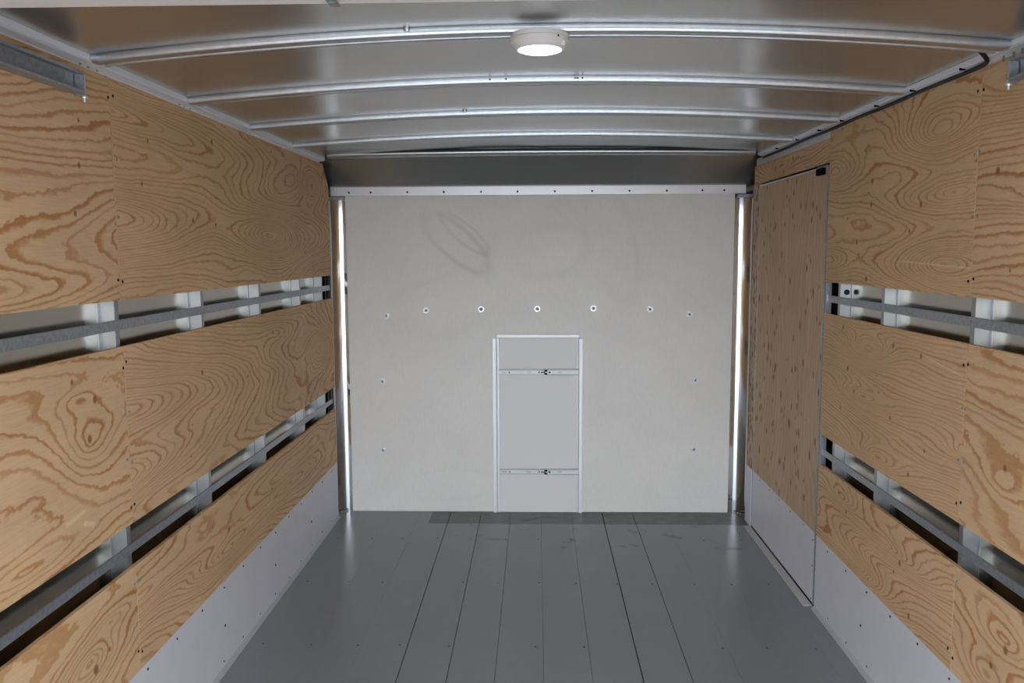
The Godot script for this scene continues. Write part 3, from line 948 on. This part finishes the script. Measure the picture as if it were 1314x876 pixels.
# ---------------------------------------------------------------- ceiling lamp
func build_lamp() -> void:
	var c := Vector3(-0.0085, 0, 2.572)
	var top: float = roof_y(c.x, 2.58) - 0.0185
	var o := thing("ceiling_lamp", "small round white lamp glowing under the nearest roof bow", "lamp", Vector3(c.x, top, c.z))
	var st := new_st()
	lathe(st, pv([0.0, -0.034, 0.053, -0.034, 0.0545, -0.036, 0.057, -0.036, 0.064, -0.031, 0.070, -0.024, 0.0735, -0.020, 0.0738, -0.012, 0.0725, -0.010, 0.0725, -0.001, 0.070, 0.0, 0.0, 0.0]), Transform3D.IDENTITY, 48, 30.0)
	put("housing", st.commit(), M.lamp_plastic, o)
	st = new_st()
	lathe(st, pv([0.0, -0.0425, 0.020, -0.0420, 0.036, -0.0405, 0.047, -0.0380, 0.0525, -0.0350, 0.0525, -0.0343]), Transform3D.IDENTITY, 40, 50.0)
	var lm := mat("lamp_lens", Color(0.95, 0.95, 0.97), 0.4)
	lm.emission_enabled = true
	lm.emission = Color(0.96, 0.97, 1.0)
	lm.emission_energy_multiplier = 1.0
	put("lens", st.commit(), lm, o)
	box("tab", Vector3(0.050, -0.034, 0.030), Vector3(0.062, -0.022, 0.044), M.lamp_plastic, o, 0.002)
	screw(o, Vector3(0.058, -0.0325, 0.040), Vector3(0, -1, 0), M.zinc, 0.003)
	screw(o, Vector3(0.044, -0.015, 0.0585), Vector3(0.6, 0, 0.8), M.dark_steel, 0.003)
	var l := SpotLight3D.new()
	l.name = "lamp_light"
	l.light_color = Color(0.96, 0.97, 1.0)
	l.light_energy = 0.012
	l.light_size = 0.05
	l.spot_angle = 85.0
	l.spot_range = 8.0
	l.spot_attenuation = 2.0
	l.shadow_enabled = true
	l.position = Vector3(c.x, top - 0.047, c.z)
	l.rotation = Vector3(-PI / 2, 0, 0)
	add_child(l)

# ---------------------------------------------------------------- rear door tracks and the tie rails
func build_tracks() -> void:
	for s in [-1.0, 1.0]:
		var z0 := 2.63 if s < 0.0 else 2.590
		var yb := 1.889 if s < 0.0 else 1.905
		var o := thing("door_track", "galvanised door track high on the left plywood" if s < 0.0 else "galvanised door track high on the right plywood", "track", Vector3.ZERO, "rear door tracks")
		var sec := pv([s * 1.149, yb, s * 1.118, yb, s * 1.116, yb + 0.006, s * 1.118, yb + 0.007, s * 1.119, yb + 0.003, s * 1.144, yb + 0.003, s * 1.146, yb + 0.006, s * 1.146, yb + 0.044, s * 1.144, yb + 0.048, s * 1.121, yb + 0.048, s * 1.1205, yb + 0.044, s * 1.118, yb + 0.044, s * 1.1185, yb + 0.051, s * 1.149, yb + 0.051])
		var st := new_st()
		sweep(st, sec, [frame_z(z0 + 0.012), frame_z(5.15)], true, 30.0)
		put("channel", st.commit(), M.galvanised, o)
		box("end_plate", Vector3(minf(s * 1.122, s * 1.149), yb - 0.004, z0 + 0.004), Vector3(maxf(s * 1.122, s * 1.149), yb + 0.055, z0 + 0.008), M.galvanised, o, 0.001)
		st = new_st()
		lathe(st, pv([0.0, -0.012, 0.0035, -0.012, 0.0035, -0.004, 0.0075, -0.003, 0.0085, 0.0, 0.0075, 0.004, 0.0035, 0.005, 0.0035, 0.056, 0.0, 0.056]), Transform3D.IDENTITY, 10)
		put("stop_bolt", st.commit(), M.zinc, o, Vector3(s * 1.130, yb - 0.006, z0 - 0.006))
	# tie rails in the open bands of both walls
	for s in [-1.0, 1.0]:
		for up in [true, false]:
			var y0 := 1.2925 if up else 0.6625
			var y1 := 1.3205 if up else 0.6885
			var zf := 0.13 if s < 0.0 else 1.304
			var called := "%s galvanised tie rail along the %s wall, in its %s open band" % ["flat", "left" if s < 0.0 else "right", "upper" if up else "lower"]
			var o := thing("tie_rail", called, "tie rail", Vector3.ZERO, "tie rails in the wall bands")
			var sec := pv([s * 1.1615, y0, s * 1.1575, y0, s * 1.1565, y0 + 0.001, s * 1.1565, y1 - 0.001, s * 1.1575, y1, s * 1.1615, y1])
			var st := new_st()
			sweep(st, sec, [frame_z(zf), frame_z(5.19)], true, 30.0)
			put("rail_bar", st.commit(), M.galvanised, o)
			for z in ([0.29, 0.69, 1.285, 1.88, 2.465, 3.06] if s < 0.0 else [1.415, 1.828, 2.418, 3.01]):
				screw(o, Vector3(s * 1.1568, (y0 + y1) * 0.5, z), Vector3(-s, 0, 0), M.screw_steel, 0.0055)

# ---------------------------------------------------------------- lamp cable along the right roof rail
func tube(pts: Array, r: float, segs := 8) -> Mesh:
	var st := new_st()
	for i in pts.size() - 1:
		var d0: Vector3 = (pts[mini(i + 1, pts.size() - 1)] - pts[maxi(i - 1, 0)]).normalized()
		var d1: Vector3 = (pts[mini(i + 2, pts.size() - 1)] - pts[i]).normalized()
		var ref := Vector3.UP
		var u0 := d0.cross(ref).normalized()
		var v0 := u0.cross(d0).normalized()
		var u1 := d1.cross(ref).normalized()
		var v1 := u1.cross(d1).normalized()
		for k in segs:
			var a := TAU * k / segs
			var b := TAU * (k + 1) / segs
			var n := [u0 * cos(a) + v0 * sin(a), u0 * cos(b) + v0 * sin(b), u1 * cos(b) + v1 * sin(b), u1 * cos(a) + v1 * sin(a)]
			tri3(st, pts[i] + n[0] * r, pts[i] + n[1] * r, pts[i + 1] + n[2] * r, n[0], n[1], n[2])
			tri3(st, pts[i] + n[0] * r, pts[i + 1] + n[2] * r, pts[i + 1] + n[3] * r, n[0], n[2], n[3])
	return st.commit()

func build_cable() -> void:
	var curve := Curve3D.new()
	var y := 1.9765
	var knots := [Vector3(1.098, 1.9965, 2.505), Vector3(1.112, 1.987, 2.498), Vector3(1.132, y - 0.002, 2.47), Vector3(1.143, y - 0.001, 2.35), Vector3(1.144, y + 0.001, 2.1), Vector3(1.143, y - 0.003, 1.85), Vector3(1.144, y, 1.6), Vector3(1.143, y - 0.004, 1.3), Vector3(1.144, y - 0.001, 1.0), Vector3(1.143, y - 0.005, 0.7), Vector3(1.143, y - 0.004, 0.32)]
	for i in knots.size():
		var t: Vector3 = (knots[mini(i + 1, knots.size() - 1)] - knots[maxi(i - 1, 0)]) * 0.16
		curve.add_point(knots[i], -t, t)
	curve.bake_interval = 0.02
	var pts := []
	for p in curve.get_baked_points():
		pts.append(p)
	var o := thing("cable", "thin black cable running under the right roof rail towards the front", "cable")
	put("cord", tube(pts, 0.0058), M.cable_rubber, o)
	for z in [2.36, 2.06, 1.79, 1.47, 1.22, 0.93, 0.62]:
		box("clip", Vector3(1.1185, 1.9790, z - 0.003), Vector3(1.1365, 1.9860, z + 0.003), M.black_plastic, o, 0.002)
